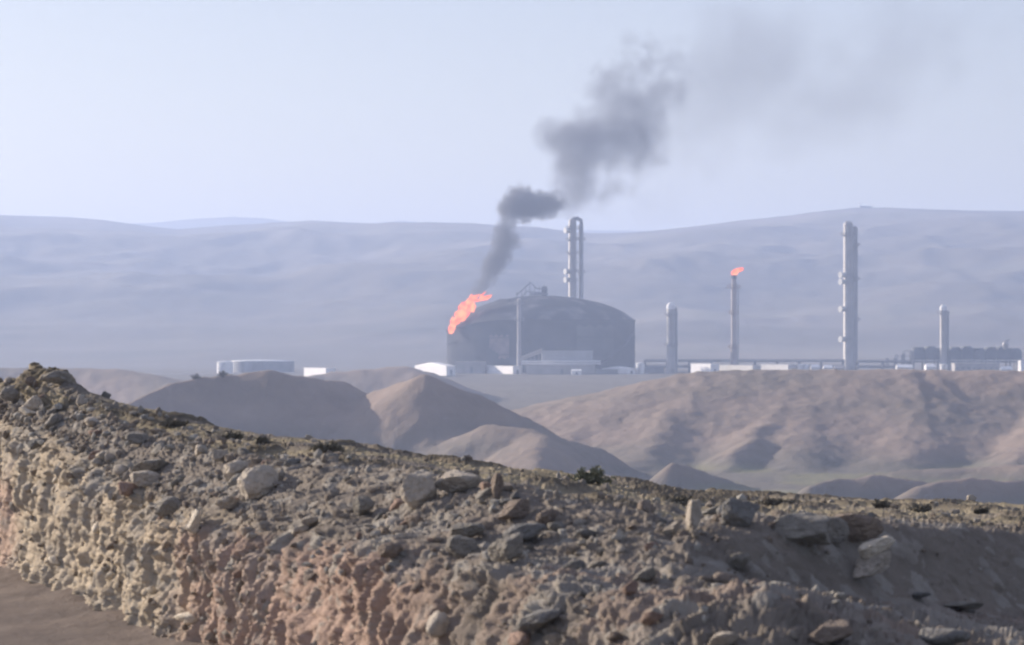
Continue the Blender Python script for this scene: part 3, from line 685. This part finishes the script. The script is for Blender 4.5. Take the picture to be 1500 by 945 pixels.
    shell_patch(842, 896, 478, 528, mat('faded_soot', (.075, .08, .088), .9, c2=(.025, .027, .03), scale=.08), 'faded_patch')
    # spiral stair on the right flank
    q = MB()
    for i in range(40):
        a = R(-62+i*1.15); z = .4+i*.42
        q.box(((RAD+.7)*math.cos(a), (RAD+.7)*math.sin(a), z), (1.0, 1.0, .18), a)
    q.build('stair', M_dark, t)
    for px in (700, 905):
        x = (px-792.5)*s; yy = -math.sqrt(RAD*RAD-x*x)
        q = MB(); q.tube([(x, yy+.5, 1.6), (x, yy-2.2, 1.6)], .7, 12); q.tube([(x, yy-2.2, 1.6), (x, yy-2.5, 1.6)], 1.1, 12); q.build('nozzle', M_dark, t)
big_tank()

def column(px, Y, top, r, label, mat_=M_steel, segs=(), plats=(), cap=None, caps_mat=None, name='column', cat='column', pipe=None, group='tall process columns', ladder=True, spots=()):
    """process column: shell in sections, domed head, ring platforms with rails, ladder, side pipe"""
    t = thing(name, G(px, Y), label, cat, group); s = Y/F; H = hz(top, Y)
    prof = [(r*1.25, -.3), (r*1.25, 1.6), (r, 2.4)]
    for z0, rr in segs: prof += [(prof[-1][0], hz(z0, Y)), (rr, hz(z0, Y)+1.0)]
    rt = prof[-1][0]; prof += [(rt, H-rt*.9), (rt*.92, H-rt*.45), (rt*.6, H-rt*.12), (rt*.15, H)]
    b = MB(); b.lathe(prof, 20); b.build('shell', mat_, t)
    if cap:
        b = MB(); b.lathe([(rt*1.04, H-cap*s), (rt*1.04, H-rt*.6), (rt*.6, H+.1), (rt*.1, H+.3)], 20); b.build('cap', caps_mat or M_white, t)
    for z in plats:
        z = hz(z, Y); rr = r*1.0
        b = MB(); b.lathe([(rr*.9, z), (rr+1.1, z), (rr+1.1, z+.15), (rr*.9, z+.15)], 20, sm=False, cap=False)
        for k in range(14):
            a = 2*math.pi*k/14; b.box(((rr+1.05)*math.cos(a), (rr+1.05)*math.sin(a), z+.65), (.1, .1, 1.1))
        for zz in (.65, 1.15): b.lathe([(rr+1.0, z+zz), (rr+1.1, z+zz), (rr+1.1, z+zz+.1), (rr+1.0, z+zz+.1)], 20, sm=False, cap=False)
        b.build('platform', M_grey, t)
    for z in spots:
        b = MB(); z = hz(z, Y); b.tube([(-r*.8, -r*.5, z), (-r-1.3, -r*.9, z)], 1.0, 12); b.tube([(-r-1.3, -r*.9, z), (-r-1.6, -r*1.0, z)], 1.35, 12); b.build('manway', mat('manway_white', (.6, .6, .58), .6), t)
    if ladder:
        b = MB()
        for sx_ in (-.3, .3): b.box((r*.5+sx_, -r-.5, H/2), (.1, .1, H-1))
        for i in range(int(H/1.2)): b.box((r*.5, -r-.5, .6+i*1.2), (.6, .08, .08))
        b.build('ladder', M_grey, t)
    if pipe:
        off, pt, pr = pipe
        zt = hz(pt, Y); b = MB(); b.tube([(0, 0, zt+.5), (off*.55, 0, zt+.9), (off, 0, zt), (off, 0, zt-2), (off, 0, .2)], pr, 10)
        for zz in np.linspace(4, zt-4, 5): b.box((off/2, 0, zz), (abs(off), .25, .25))
        b.build('side_pipe', M_grey, t)
    return t

column(838.5, 1300, 320, 1.75, 'tall pale column rising behind the black tank, with dark side pipe', plats=(335, 352, 372, 398, 412), spots=(338, 398, 410), pipe=(3.9, 323, .95))
column(851, 1306, 330, .95, 'slender grey pipe column close beside the tall one behind the tank', M_grey, plats=(352, 400), ladder=False)
column(760.5, 1188, 437, .95, 'thin pale column standing in front of the middle of the black tank', mat('faded_steel', (.42, .40, .40), .6, c2=(.33, .31, .32), scale=.3), plats=(446, 470), segs=((506, .85),), pipe=(-.0, 437, .1) and None)
column(983, 1180, 444, 1.75, 'short pale column with white cap between tank and flare stack', plats=(506, 462), cap=9, segs=(), pipe=(2.1, 452, .5))
column(1242.5, 1210, 324, 2.0, 'tallest pale column with bright manways on its left side', plats=(405, 414, 453, 497, 345), spots=(403, 413, 453, 497))
column(1250.5, 1218, 331, 1.7, 'dark grey column directly behind the right side of the tallest one', mat('mid_grey_steel', (.26, .265, .28), .6, c2=(.2, .2, .21), scale=.3), plats=(360, 410, 470), ladder=False)
column(1382, 1200, 447, 1.45, 'short white capped column standing over the dark equipment block at right', plats=(460,), cap=8, pipe=(1.9, 458, .4))

# flare stack
def flare():
    Y = 1190; c = G(1075, Y); s = Y/F
    t = thing('flare_stack', c, 'thin rusty flare stack with burning tip and ring platforms', 'flare stack')
    H = hz(403, Y); b = MB(); b.lathe([(1.35, -.3), (1.35, hz(510, Y)), (1.15, hz(508, Y)), (1.15, hz(424, Y)), (.95, hz(422, Y)), (.95, hz(408, Y))], 16); b.build('stack', mat('flare_steel', (.40, .34, .31), .7, c2=(.29, .25, .23), scale=.3), t)
    b = MB(); b.lathe([(.9, hz(409, Y)), (1.25, hz(407, Y)), (1.25, H), (1.05, H), (1.05, hz(406, Y))], 16, cap=False); b.build('burner_tip', M_dark, t)
    for z, w in ((510, 1.0), (460, .9), (422, 1.6)):
        b = MB(); zz = hz(z, Y); b.lathe([(.9, zz), (1.15+w, zz), (1.15+w, zz+.2), (.9, zz+.2)], 16, cap=False, sm=False)
        for k in range(12):
            a = 2*math.pi*k/12; b.box(((1.1+w)*math.cos(a), (1.1+w)*math.sin(a), zz+.7), (.12, .12, 1.1))
        b.lathe([(1.05+w, zz+1.2), (1.15+w, zz+1.2), (1.15+w, zz+1.32), (1.05+w, zz+1.32)], 16, cap=False, sm=False); b.build('platform', M_rust, t)
    b = MB(); b.tube([(1.7, -.6, 0), (1.7, -.6, hz(425, Y)), (.8, -.3, hz(412, Y))], .22, 8); b.build('gas_pipe', M_grey, t)
    for a in (90, 210, 330):
        b = MB(); b.tube([(.9*math.cos(R(a)), .9*math.sin(R(a)), hz(440, Y)), (17*math.cos(R(a)), 17*math.sin(R(a)), .1)], .05, 4); b.build('guy_wire', M_grey, t)
    return c, H
fc, fH = flare()

def tongue(b, pts, rs, seed, n=14):
    """one licking flame: swept, lumpy, tapering"""
    rr = np.random.RandomState(seed); pts = [Vector(p) for p in pts]; m = 8*(len(pts)-1)+1; vs = []
    for i in range(m):
        u = i/8; k = min(int(u), len(pts)-2); f = u-k; p = pts[k].lerp(pts[k+1], f); r = rs[k]*(1-f)+rs[k+1]*f
        for j in range(n):
            a = 2*math.pi*j/n; w = 1+.75*float(perlin(np.array([math.cos(a)*1.3+seed, math.sin(a)*1.3, u*2.6])))+.35*float(perlin(np.array([math.cos(a)*3+seed, math.sin(a)*3, u*6.])))
            vs.append(p+Vector((math.cos(a)*r*w, math.sin(a)*r*w*.8, .35*r*math.sin(a+u*2))))
    b.add(vs, [(i*n+j, i*n+(j+1) % n, (i+1)*n+(j+1) % n, (i+1)*n+j) for i in range(m-1) for j in range(n)], True)
    b.add(vs[:n][::-1], [tuple(range(n))]); b.add(vs[-n:], [tuple(range(n))])
Y = 1236
fm = flame_mat('fire', (1, .10, .04), (1, .28, .10), 1.25, .5)
F0 = G(688, Y); F0.z = P(688, 470, Y).z
def L(px, py, dy=0): q = P(px, py, Y+dy)-F0; return (q.x, q.y, q.z)
b = MB()
tongue(b, [L(660, 488, -16), L(665, 474, -15), L(676, 461, -15), L(686, 448, -14), L(690, 437, -13), L(691, 431, -13)], [.9, 1.7, 2.0, 2.1, 1.2, .15], 1)
tongue(b, [L(684, 452, -16), L(688, 440, -16), L(697, 434, -16), L(703, 431, -16)], [1.2, 1.6, .9, .15], 2)
tongue(b, [L(690, 437, -16), L(699, 441, -16), L(708, 438, -16), L(716, 434, -16), L(721, 431, -16)], [1.0, 1.2, 1.4, 1.0, .1], 3)
tongue(b, [L(692, 457, -18), L(693, 450, -18), L(694, 443, -18)], [.5, 1.1, .2], 4)
tongue(b, [L(668, 474, -17), L(672, 464, -16), L(676, 453, -16), L(682, 441, -15)], [1.2, 1.3, .8, .1], 5)
tongue(b, [L(664, 478, -17), L(661, 470, -17), L(664, 463, -17)], [.9, .6, .1], 21)
tongue(b, [L(676, 458, -16), L(673, 449, -16), L(678, 442, -16)], [1.0, .6, .1], 22)
tongue(b, [L(704, 439, -16), L(706, 432, -16), L(712, 427, -16)], [.8, .5, .08], 23)
tongue(b, [L(676, 470, -17), L(684, 462, -17), L(690, 453, -17)], [.9, 1.0, .2], 7)
o = b.build('flame', fm); o.location = F0; tag(o, 'large orange fire burning along the left roof edge of the black tank', 'fire')
b = MB()
tongue(b, [(0, 0, -.3), (.5, 0, .9), (1.6, 0, 2.0), (2.9, .0, 2.7), (4.0, 0, 3.1)], [.9, 1.35, 1.35, .9, .1], 11)
tongue(b, [(-.3, 0, .2), (-.5, 0, 1.4), (.4, 0, 2.3)], [.6, .6, .08], 12)
o = b.build('flame', fm); o.location = fc+Vector((0, 0, fH)); tag(o, 'small orange flame blown to the right on top of the flare stack', 'fire')

# ---- low buildings, tanks and pipework on the plain
def shed(px0, px1, pyt, Y, depth, label, m=M_white, eave=None, rooftype='gable', group='low buildings of the plant', nwin=4, turn=False, cat='building', name='building'):
    s = Y/F; w = (px1-px0)*s; H = hz(pyt, Y); t = thing(name, G((px0+px1)/2, Y), label, cat, group, rz=R(30) if turn else 0)
    if turn: depth = (w-3.5)/.5; w = 4.
    e = H*(.72 if rooftype == 'gable' else .9)
    MB().box((0, 0, e/2-.15), (w*.985, depth, e+.3)).build('wall', m, t)
    b = MB()
    if rooftype == 'gable':
        x = w/2; y = depth/2+.4
        b.add([(-x, -y, e-.02), (x, -y, e-.02), (x, y, e-.02), (-x, y, e-.02), (-x+.2, 0, H), (x-.2, 0, H)], [(0, 1, 5, 4), (2, 3, 4, 5), (0, 4, 3), (1, 2, 5), (3, 2, 1, 0)])
    else: b.box((0, 0, (e+H)/2+.01), (w, depth+.6, H-e))
    b.build('roof', m, t)
    for k in range(nwin if nwin == 8 else 0):
        x = -w/2+w*(k+.5)/nwin; MB().box((x, -depth/2-.03, e*.6), (min(1.1, w/nwin*.4), .1, min(.8, e*.25))).build('window', M_grey, t)
    MB().box((w*.5/max(nwin, 1)*.0+w*.02, -depth/2-.04, e*.3), (1.0, .1, e*.6)).build('door', M_grey, t)
    return t
def drum_tank(px0, px1, pyt, Y, label, m, roofm, rings=2, group='smaller storage tanks'):
    s = Y/F; r = (px1-px0)*s/2; H = hz(pyt, Y); t = thing('tank', G((px0+px1)/2, Y), label, 'tank', group)
    b = MB(); b.lathe([(r, -.3), (r, H*.9)], 48, cap=False)
    b.build('shell', m, t)
    b = MB(); b.lathe([(r+.15, H*.88), (r+.15, H*.92), (r*.6, H*.975), (.1, H)], 48, cap=False); b.build('roof', roofm, t)
    for k in range(rings):
        z = H*.88*(k+1)/(rings+1); b = MB(); b.lathe([(r+.02, z), (r+.25, z), (r+.25, z+.25), (r+.02, z+.25)], 48, cap=False, sm=False); b.build('ring', m, t)
    b = MB()
    for i in range(int(H/.5)):
        a = R(-120+i*(40*.5/H)); b.box(((r+.5)*math.cos(a), (r+.5)*math.sin(a), .3+i*.5), (.8, .8, .1), a)
    b.build('stair', M_grey, t)
    return t
drum_tank(318, 341, 529, 1180, 'small white tank at the left beside the wide grey one', M_white, M_white, 1)
drum_tank(339, 431, 527, 1230, 'wide grey tank with pale roof rim at the left of the plant', M_grey, M_white)
drum_tank(932, 944, 531, 1160, 'small white upright tank right of the black tank base', M_white, M_white, 1)
drum_tank(1169, 1184, 533, 1150, 'white round tank right of the long white roofs', M_white, M_white, 1)
drum_tank(1377, 1388, 533, 1150, 'tiny white tank below the short white capped column', M_white, M_white, 0)
shed(443, 493, 539, 1100, 10, 'bright white flat roofed building between two brown hills', rooftype='flat', nwin=6, turn=True)
shed(606, 668, 531, 1130, 12, 'bright white pitched roof building left of the black tank', nwin=6, turn=True)
shed(668, 712, 530, 1172, 8, 'pale low building in front of the black tank left side', M_steel, rooftype='flat', nwin=5)
shed(700, 764, 536, 1165, 6, 'long white wall like building at the foot of the black tank', rooftype='flat', nwin=6, turn=True)
shed(793, 868, 514, 1170, 14, 'grey flat roofed process building in front of the black tank', mat('pale_cladding', (.40, .41, .42), .7, c2=(.33, .34, .35), scale=.2), rooftype='flat', nwin=8)
shed(770, 872, 535, 1150, 5, 'long pale low building in front of the grey process building', M_steel, rooftype='flat', nwin=9)
shed(837, 852, 541, 1140, 5, 'tiny white cabin below the long pale low building', nwin=1)
shed(882, 930, 537, 1165, 6, 'narrow white building at the right foot of the black tank', nwin=4, turn=True)
shed(872, 905, 541, 1150, 5, 'dark grey low hut in front of the right foot of the tank', M_grey, rooftype='flat', nwin=3)
shed(945, 972, 538, 1190, 8, 'grey hut between the small white tank and the short column', M_grey, rooftype='flat', nwin=3)
shed(1013, 1052, 533, 1140, 9, 'bright white long roof just left of the flare stack', rooftype='flat', nwin=5, turn=True)
shed(1056, 1112, 535, 1140, 9, 'pale long roof at the foot of the flare stack', mat('cream_cladding', (.62, .60, .55), .7, c2=(.5, .49, .45), scale=.2), rooftype='flat', nwin=6, turn=True)
shed(1116, 1164, 534, 1140, 9, 'pale long roof right of the flare stack', mat('pale_roofing', (.66, .65, .62), .7, c2=(.52, .51, .5), scale=.2), rooftype='flat', nwin=5, turn=True)
shed(1188, 1200, 534, 1150, 5, 'small white cabin right of the white round tank', nwin=2)
shed(1206, 1219, 535, 1150, 5, 'small white cabin left of the tallest column foot', nwin=2)
shed(1222, 1236, 536, 1150, 5, 'pale grey cabin at the foot of the tallest column', M_steel, nwin=2)
shed(1313, 1336, 534, 1130, 6, 'white cabin in front of the stepped grey structure', nwin=3)
shed(1355, 1369, 533, 1130, 6, 'small white pitched cabin under the dark equipment block', nwin=2)
shed(1396, 1462, 532, 1140, 8, 'long grey white building under the dark equipment block', M_steel, rooftype='flat', nwin=8)
shed(1465, 1482, 537, 1100, 5, 'white cabin standing nearest at the right end', nwin=2)
shed(1493, 1512, 528, 1120, 7, 'tall white box building cut by the right frame edge', rooftype='flat', nwin=2)

# sloping conveyor-like pipe gallery left of the process building
def gallery(p0, p1, Y, label, m=M_steel):
    a = P(*p0, Y); c = P(*p1, Y); t = thing('pipe_gallery', (a.x, a.y, GZ), label, 'pipe gallery')
    v = c-a; b = MB()
    for dz in (0, .9): b.tube([(0, 0, a.z-GZ+dz), (v.x, 0, a.z-GZ+v.z+dz)], .32, 8)
    b.build('pipe', m, t); b = MB()
    for k in range(5):
        f = (k+.2)/5; h = a.z-GZ+v.z*f; b.box((v.x*f, 0, h/2), (.35, .35, h))
    b.build('support', M_grey, t)
gallery((764, 527), (794, 515), 1168, 'sloping pipe gallery climbing to the grey process building')
gallery((764, 533), (880, 533), 1160, 'level pipe run passing in front of the black tank', M_white)

# pipe racks
def rack(px0, px1, pyt, Y, label, npipe=5, depth=6, m=M_dark, levels=2, bay=9):
    s = Y/F; w = (px1-px0)*s; H = hz(pyt, Y); t = thing('pipe_rack', G((px0+px1)/2, Y), label, 'pipe rack', 'pipe racks of the plant')
    nb = max(2, int(w/bay)); b = MB()
    for k in range(nb+1):
        x = -w/2+w*k/nb
        for y in (-depth/2, depth/2): b.box((x, y, H/2), (.45, .45, H))
        for l in range(levels): b.box((x, 0, H*(l+1)/levels-.55), (.40, depth-.46, .40))
    b.build('frame', m, t)
    for l in range(levels):
        for j in range(npipe):
            y = -depth/2+.6+(depth-1.2)*j/(npipe-1); r = .22+.16*((j*7+l*3) % 3)
            MB().tube([(-w/2-.5, y, H*(l+1)/levels-.33+r), (w/2+.5, y, H*(l+1)/levels-.33+r)], r, 8).build('pipe', (m, M_grey, M_steel)[(j+l) % 3] if j else m, t)
rack(945, 1235, 529, 1200, 'long dark pipe rack running from the short column to the tallest column')
rack(1256, 1330, 530, 1205, 'dark pipe rack between the tallest column and the equipment block', 4)
rack(-100, 310, 552, 1150, 'low pipe rack in the haze at far left of the plain', 4)

# dark equipment block on the right : bank of air coolers on a frame, with stepped wing
def coolers():
    Y = 1210; s = Y/F; t = thing('air_cooler_bank', G(1415, Y), 'long dark blue grey bank of coolers on a steel frame at the right', 'cooler bank')
    w = (1495-1337)*s; H0, H1 = hz(527, Y), hz(507, Y)
    b = MB(); nb = 9
    for k in range(nb+1):
        x = -w/2+w*k/nb
        for y in (-5, 5): b.box((x, y, H0/2), (.5, .5, H0))
    b.build('frame', M_dark, t)
    for k in range(nb):
        x = -w/2+w*(k+.5)/nb; ww = w/nb*.97; q = MB(); h = (H1-H0)*(.92+.08*math.sin(k*2.1))
        q.box((x, 0, H0+h*.36), (ww, 10.6, h*.72)); q.box((x, 0, H0+h*.80), (ww*.9, 9.6, h*.15))
        q.lathe([(ww*.40, h*.88), (ww*.40, h), (ww*.34, h), (ww*.34, h*.88)], 16, c=(x, -2.5, H0), cap=False); q.lathe([(ww*.40, h*.88), (ww*.40, h), (ww*.34, h), (ww*.34, h*.88)], 16, c=(x, 2.5, H0), cap=False)
        q.build('cooler', M_dark, t)
    b = MB(); b.tube([(-w/2, -5.6, H0-.7), (w/2, -5.6, H0-.7)], .4, 8); b.build('header_pipe', M_grey, t)
    t2 = thing('vent_drum', G(1473, 1204)+Vector((0, 0, H1*1.0)), 'small whitish drum on top of the cooler bank near the right end', 'drum')
    b = MB(); b.lathe([(.6, -1.4), (1.3, -.2), (1.3, 1.3), (.8, 1.9), (.2, 2.1)], 16); b.build('shell', M_steel, t2); b = MB(); b.tube([(0, 0, 2), (1.0, 0, 2.8), (1.6, 0, 2.6)], .25, 8); b.build('pipe', M_grey, t2)
    t3 = thing('process_frame', G(1316, 1212), 'stepped grey steel structure left of the cooler bank', 'steel structure')
    for (x0, x1, y0) in ((1299, 1312, 524), (1312, 1323, 519), (1323, 1335, 514)):
        b = MB(); h = hz(y0, 1212); xx0, xx1 = (x0-1316)*s, (x1-1316)*s
        for x in (xx0+.2, xx1-.2):
            for y in (-3, 3): b.box((x, y, h/2), (.35, .35, h))
        for z in np.arange(2.4, h+.1, 2.2): b.box(((xx0+xx1)/2, 0, z), (xx1-xx0-.8, 6, .3))
        b.build('frame', M_grey, t3)
    b = MB(); b.tube([((1308-1316)*s, -1, 1.6), ((1332-1316)*s, -1, 1.6)], 1.4, 12); b.build('vessel', M_steel, t3)
    t4 = thing('process_frame', G(1496, 1225), 'pale steel structure at the right frame edge behind the cooler bank', 'steel structure'); b = MB()
    for x in (-2.5, 2.5):
        for y in (-3, 3): b.box((x, y, 5), (.4, .4, 10))
    for z in (2.5, 5, 7.5, 10): b.box((0, 0, z), (4.5, 6, .3))
    b.build('frame', M_steel, t4)
coolers()

# bushes at the left tank
for px, py, lab in ((288, 547, 'dark round bush on the slope left of the small white tank'), (326, 546, 'dark round bush just below the small white tank')):
    Yb = 512; q = P(px, 557 if px < 300 else 553, 503)
    shrub((q.x, q.y, q.z), 1.9, 1.3, 400, lab, darkleaf, .12, 'bushes below the left tanks')

# small station on the hill top
Yh = 2990; q = P(1268, 309, Yh)
t = thing('hilltop_station', (q.x, q.y, q.z), 'tiny pale station building on the far hilltop at right', 'building')
MB().box((0, 0, 1.5), (12, 8, 6)).build('wall', M_grey, t); MB().box((-.5, 0, 4.8), (13, 9, .5)).build('roof', M_white, t); MB().box((-6, 0, 6.6), (1.2, 1.2, 4)).build('mast', M_white, t)

# ------------------------------------------------------------------ smoke
def smoke(name, puffs, dens, label, Y, nsc, voxel, erode=.75, colr=(.20, .205, .22)):
    c0 = P(puffs[0][0], puffs[0][1], Y); s = Y/F
    import bmesh
    bm = bmesh.new(); cs = []
    rr = random.Random(3)
    for px, py, r, w in puffs:
        p = P(px, py, Y)-c0; p.y += rr.uniform(-.25, .25)*r*s
        cs.append((p, r*s, w)); bmesh.ops.create_icosphere(bm, subdivisions=3, radius=r*s*1.0, matrix=Matrix.Translation(p))
    me = bpy.data.meshes.new(name); bm.to_mesh(me); bm.free()
    m = bpy.data.materials.new(name); m.use_nodes = True; t = m.node_tree; t.nodes.clear(); N = t.nodes.new
    out = N('ShaderNodeOutputMaterial'); pv = N('ShaderNodeVolumePrincipled'); t.links.new(pv.outputs[0], out.inputs['Volume'])
    pv.inputs['Color'].default_value = (*colr, 1); pv.inputs['Anisotropy'].default_value = .2
    tc = N('ShaderNodeTexCoord'); n1 = N('ShaderNodeTexNoise'); n1.inputs['Scale'].default_value = nsc*.6; n1.inputs['Detail'].default_value = 2
    t.links.new(tc.outputs['Object'], n1.inputs['Vector'])
    off = N('ShaderNodeVectorMath'); off.operation = 'SUBTRACT'; off.inputs[1].default_value = (.5, .5, .5); t.links.new(n1.outputs['Color'], off.inputs[0])
    wr = N('ShaderNodeVectorMath'); wr.operation = 'MULTIPLY_ADD'; wr.inputs[1].default_value = (.9/nsc,)*3
    t.links.new(off.outputs[0], wr.inputs[0]); t.links.new(tc.outputs['Object'], wr.inputs[2])
    cur = None
    for p, r, w in cs:
        d = N('ShaderNodeVectorMath'); d.operation = 'DISTANCE'; d.inputs[1].default_value = p; t.links.new(wr.outputs[0], d.inputs[0])
        mr = N('ShaderNodeMapRange'); mr.inputs['From Min'].default_value = r; mr.inputs['From Max'].default_value = r*.15; mr.inputs['To Min'].default_value = 0; mr.inputs['To Max'].default_value = w
        t.links.new(d.outputs['Value'], mr.inputs['Value'])
        if cur is None: cur = mr.outputs[0]
        else:
            a = N('ShaderNodeMath'); a.operation = 'ADD'; t.links.new(cur, a.inputs[0]); t.links.new(mr.outputs[0], a.inputs[1]); cur = a.outputs[0]
    n2 = N('ShaderNodeTexNoise'); n2.inputs['Scale'].default_value = nsc*1.6; n2.inputs['Detail'].default_value = 5; n2.inputs['Roughness'].default_value = .6
    t.links.new(tc.outputs['Object'], n2.inputs['Vector'])
    n2.inputs['Lacunarity'].default_value = 2.1
    ns = N('ShaderNodeMath'); ns.operation = 'MULTIPLY_ADD'; ns.inputs[1].default_value = 3.2*erode; ns.inputs[2].default_value = -1.6*erode-.10
    t.links.new(n2.outputs['Fac'], ns.inputs[0])
    sm = N('ShaderNodeMath'); sm.operation = 'ADD'; t.links.new(cur, sm.inputs[0]); t.links.new(ns.outputs[0], sm.inputs[1])
    gt = N('ShaderNodeMath'); gt.operation = 'MULTIPLY'; gt.use_clamp = True; gt.inputs[1].default_value = 6; t.links.new(cur, gt.inputs[0])
    cl = N('ShaderNodeMapRange'); cl.inputs['From Min'].default_value = 0; cl.inputs['From Max'].default_value = 1.1; cl.inputs['To Max'].default_value = 1.3; t.links.new(sm.outputs[0], cl.inputs['Value'])
    mu = N('ShaderNodeMath'); mu.operation = 'MULTIPLY'; t.links.new(cl.outputs[0], mu.inputs[0]); t.links.new(gt.outputs[0], mu.inputs[1])
    md = N('ShaderNodeMath'); md.operation = 'MULTIPLY'; md.inputs[1].default_value = dens; t.links.new(mu.outputs[0], md.inputs[0])
    t.links.new(md.outputs[0], pv.inputs['Density'])
    o = link(name, me, m); o.location = c0
    rm = o.modifiers.new('hull', 'REMESH'); rm.mode = 'VOXEL'; rm.voxel_size = voxel
    tag(o, label, 'smoke', 'smoke from the fire', 'stuff')
    return o
smoke('smoke_plume', [(702, 424, 16, .9), (712, 408, 18, 1.), (722, 390, 22, 1.1), (731, 372, 23, 1.1), (738, 352, 21, 1.), (742, 332, 21, .9), (745, 306, 24, 1), (762, 294, 30, 1.2), (782, 298, 26, 1.0), (768, 312, 24, .8), (752, 352, 20, .4), (796, 302, 24, .7), (812, 300, 24, .7)],
      .40, 'dark narrow plume of smoke rising from the burning tank edge', 1236, .16, 1.2)
smoke('smoke_cloud', [(842, 296, 30, .7), (838, 268, 46, .9), (812, 196, 38, 1.), (840, 215, 52, .9), (868, 196, 58, .9), (850, 244, 46, .9), (905, 210, 56, .7), (932, 180, 58, .7), (950, 225, 46, .45), (890, 118, 52, .5), (912, 150, 52, .6), (965, 140, 56, .4), (905, 265, 44, .4), (880, 285, 40, .3), (812, 290, 30, .5), (975, 100, 60, .28), (935, 85, 50, .3)],
      .088, 'large dark grey smoke cloud drifting above the tall column', 1250, .075, 2.2)
smoke('smoke_veil', [(1000, 130, 90, .5), (1060, 60, 90, .75), (1060, 125, 85, .8), (1110, 75, 95, .75), (1150, 60, 80, .5), (1010, 190, 90, .35), (1130, 160, 120, .35), (1290, 90, 130, .33), (1340, 50, 120, .3), (1270, 150, 110, .25), (1440, 60, 130, .2), (1200, 150, 120, .3), (970, 310, 50, .35), (1010, 250, 90, .2)],
      .0145, 'thin pale veil of old smoke spreading to the upper right', 1270, .045, 4.0, erode=.5)

# ------------------------------------------------------------------ haze
hm = bpy.data.materials.new('haze'); hm.use_nodes = True; t = hm.node_tree; t.nodes.clear()
o_ = t.nodes.new('ShaderNodeOutputMaterial'); v_ = t.nodes.new('ShaderNodeVolumePrincipled'); t.links.new(v_.outputs[0], o_.inputs['Volume'])
v_.inputs['Color'].default_value = (.52, .655, .98, 1); v_.inputs['Density'].default_value = .00038; v_.inputs['Anisotropy'].default_value = .25
b = MB(); b.box((0, 2250, (190-36)/2.), (10000, 8000, 190+36)); o = b.build('haze', hm); tag(o, 'pale blue haze filling the air over valley and plant', 'haze', kind='stuff')
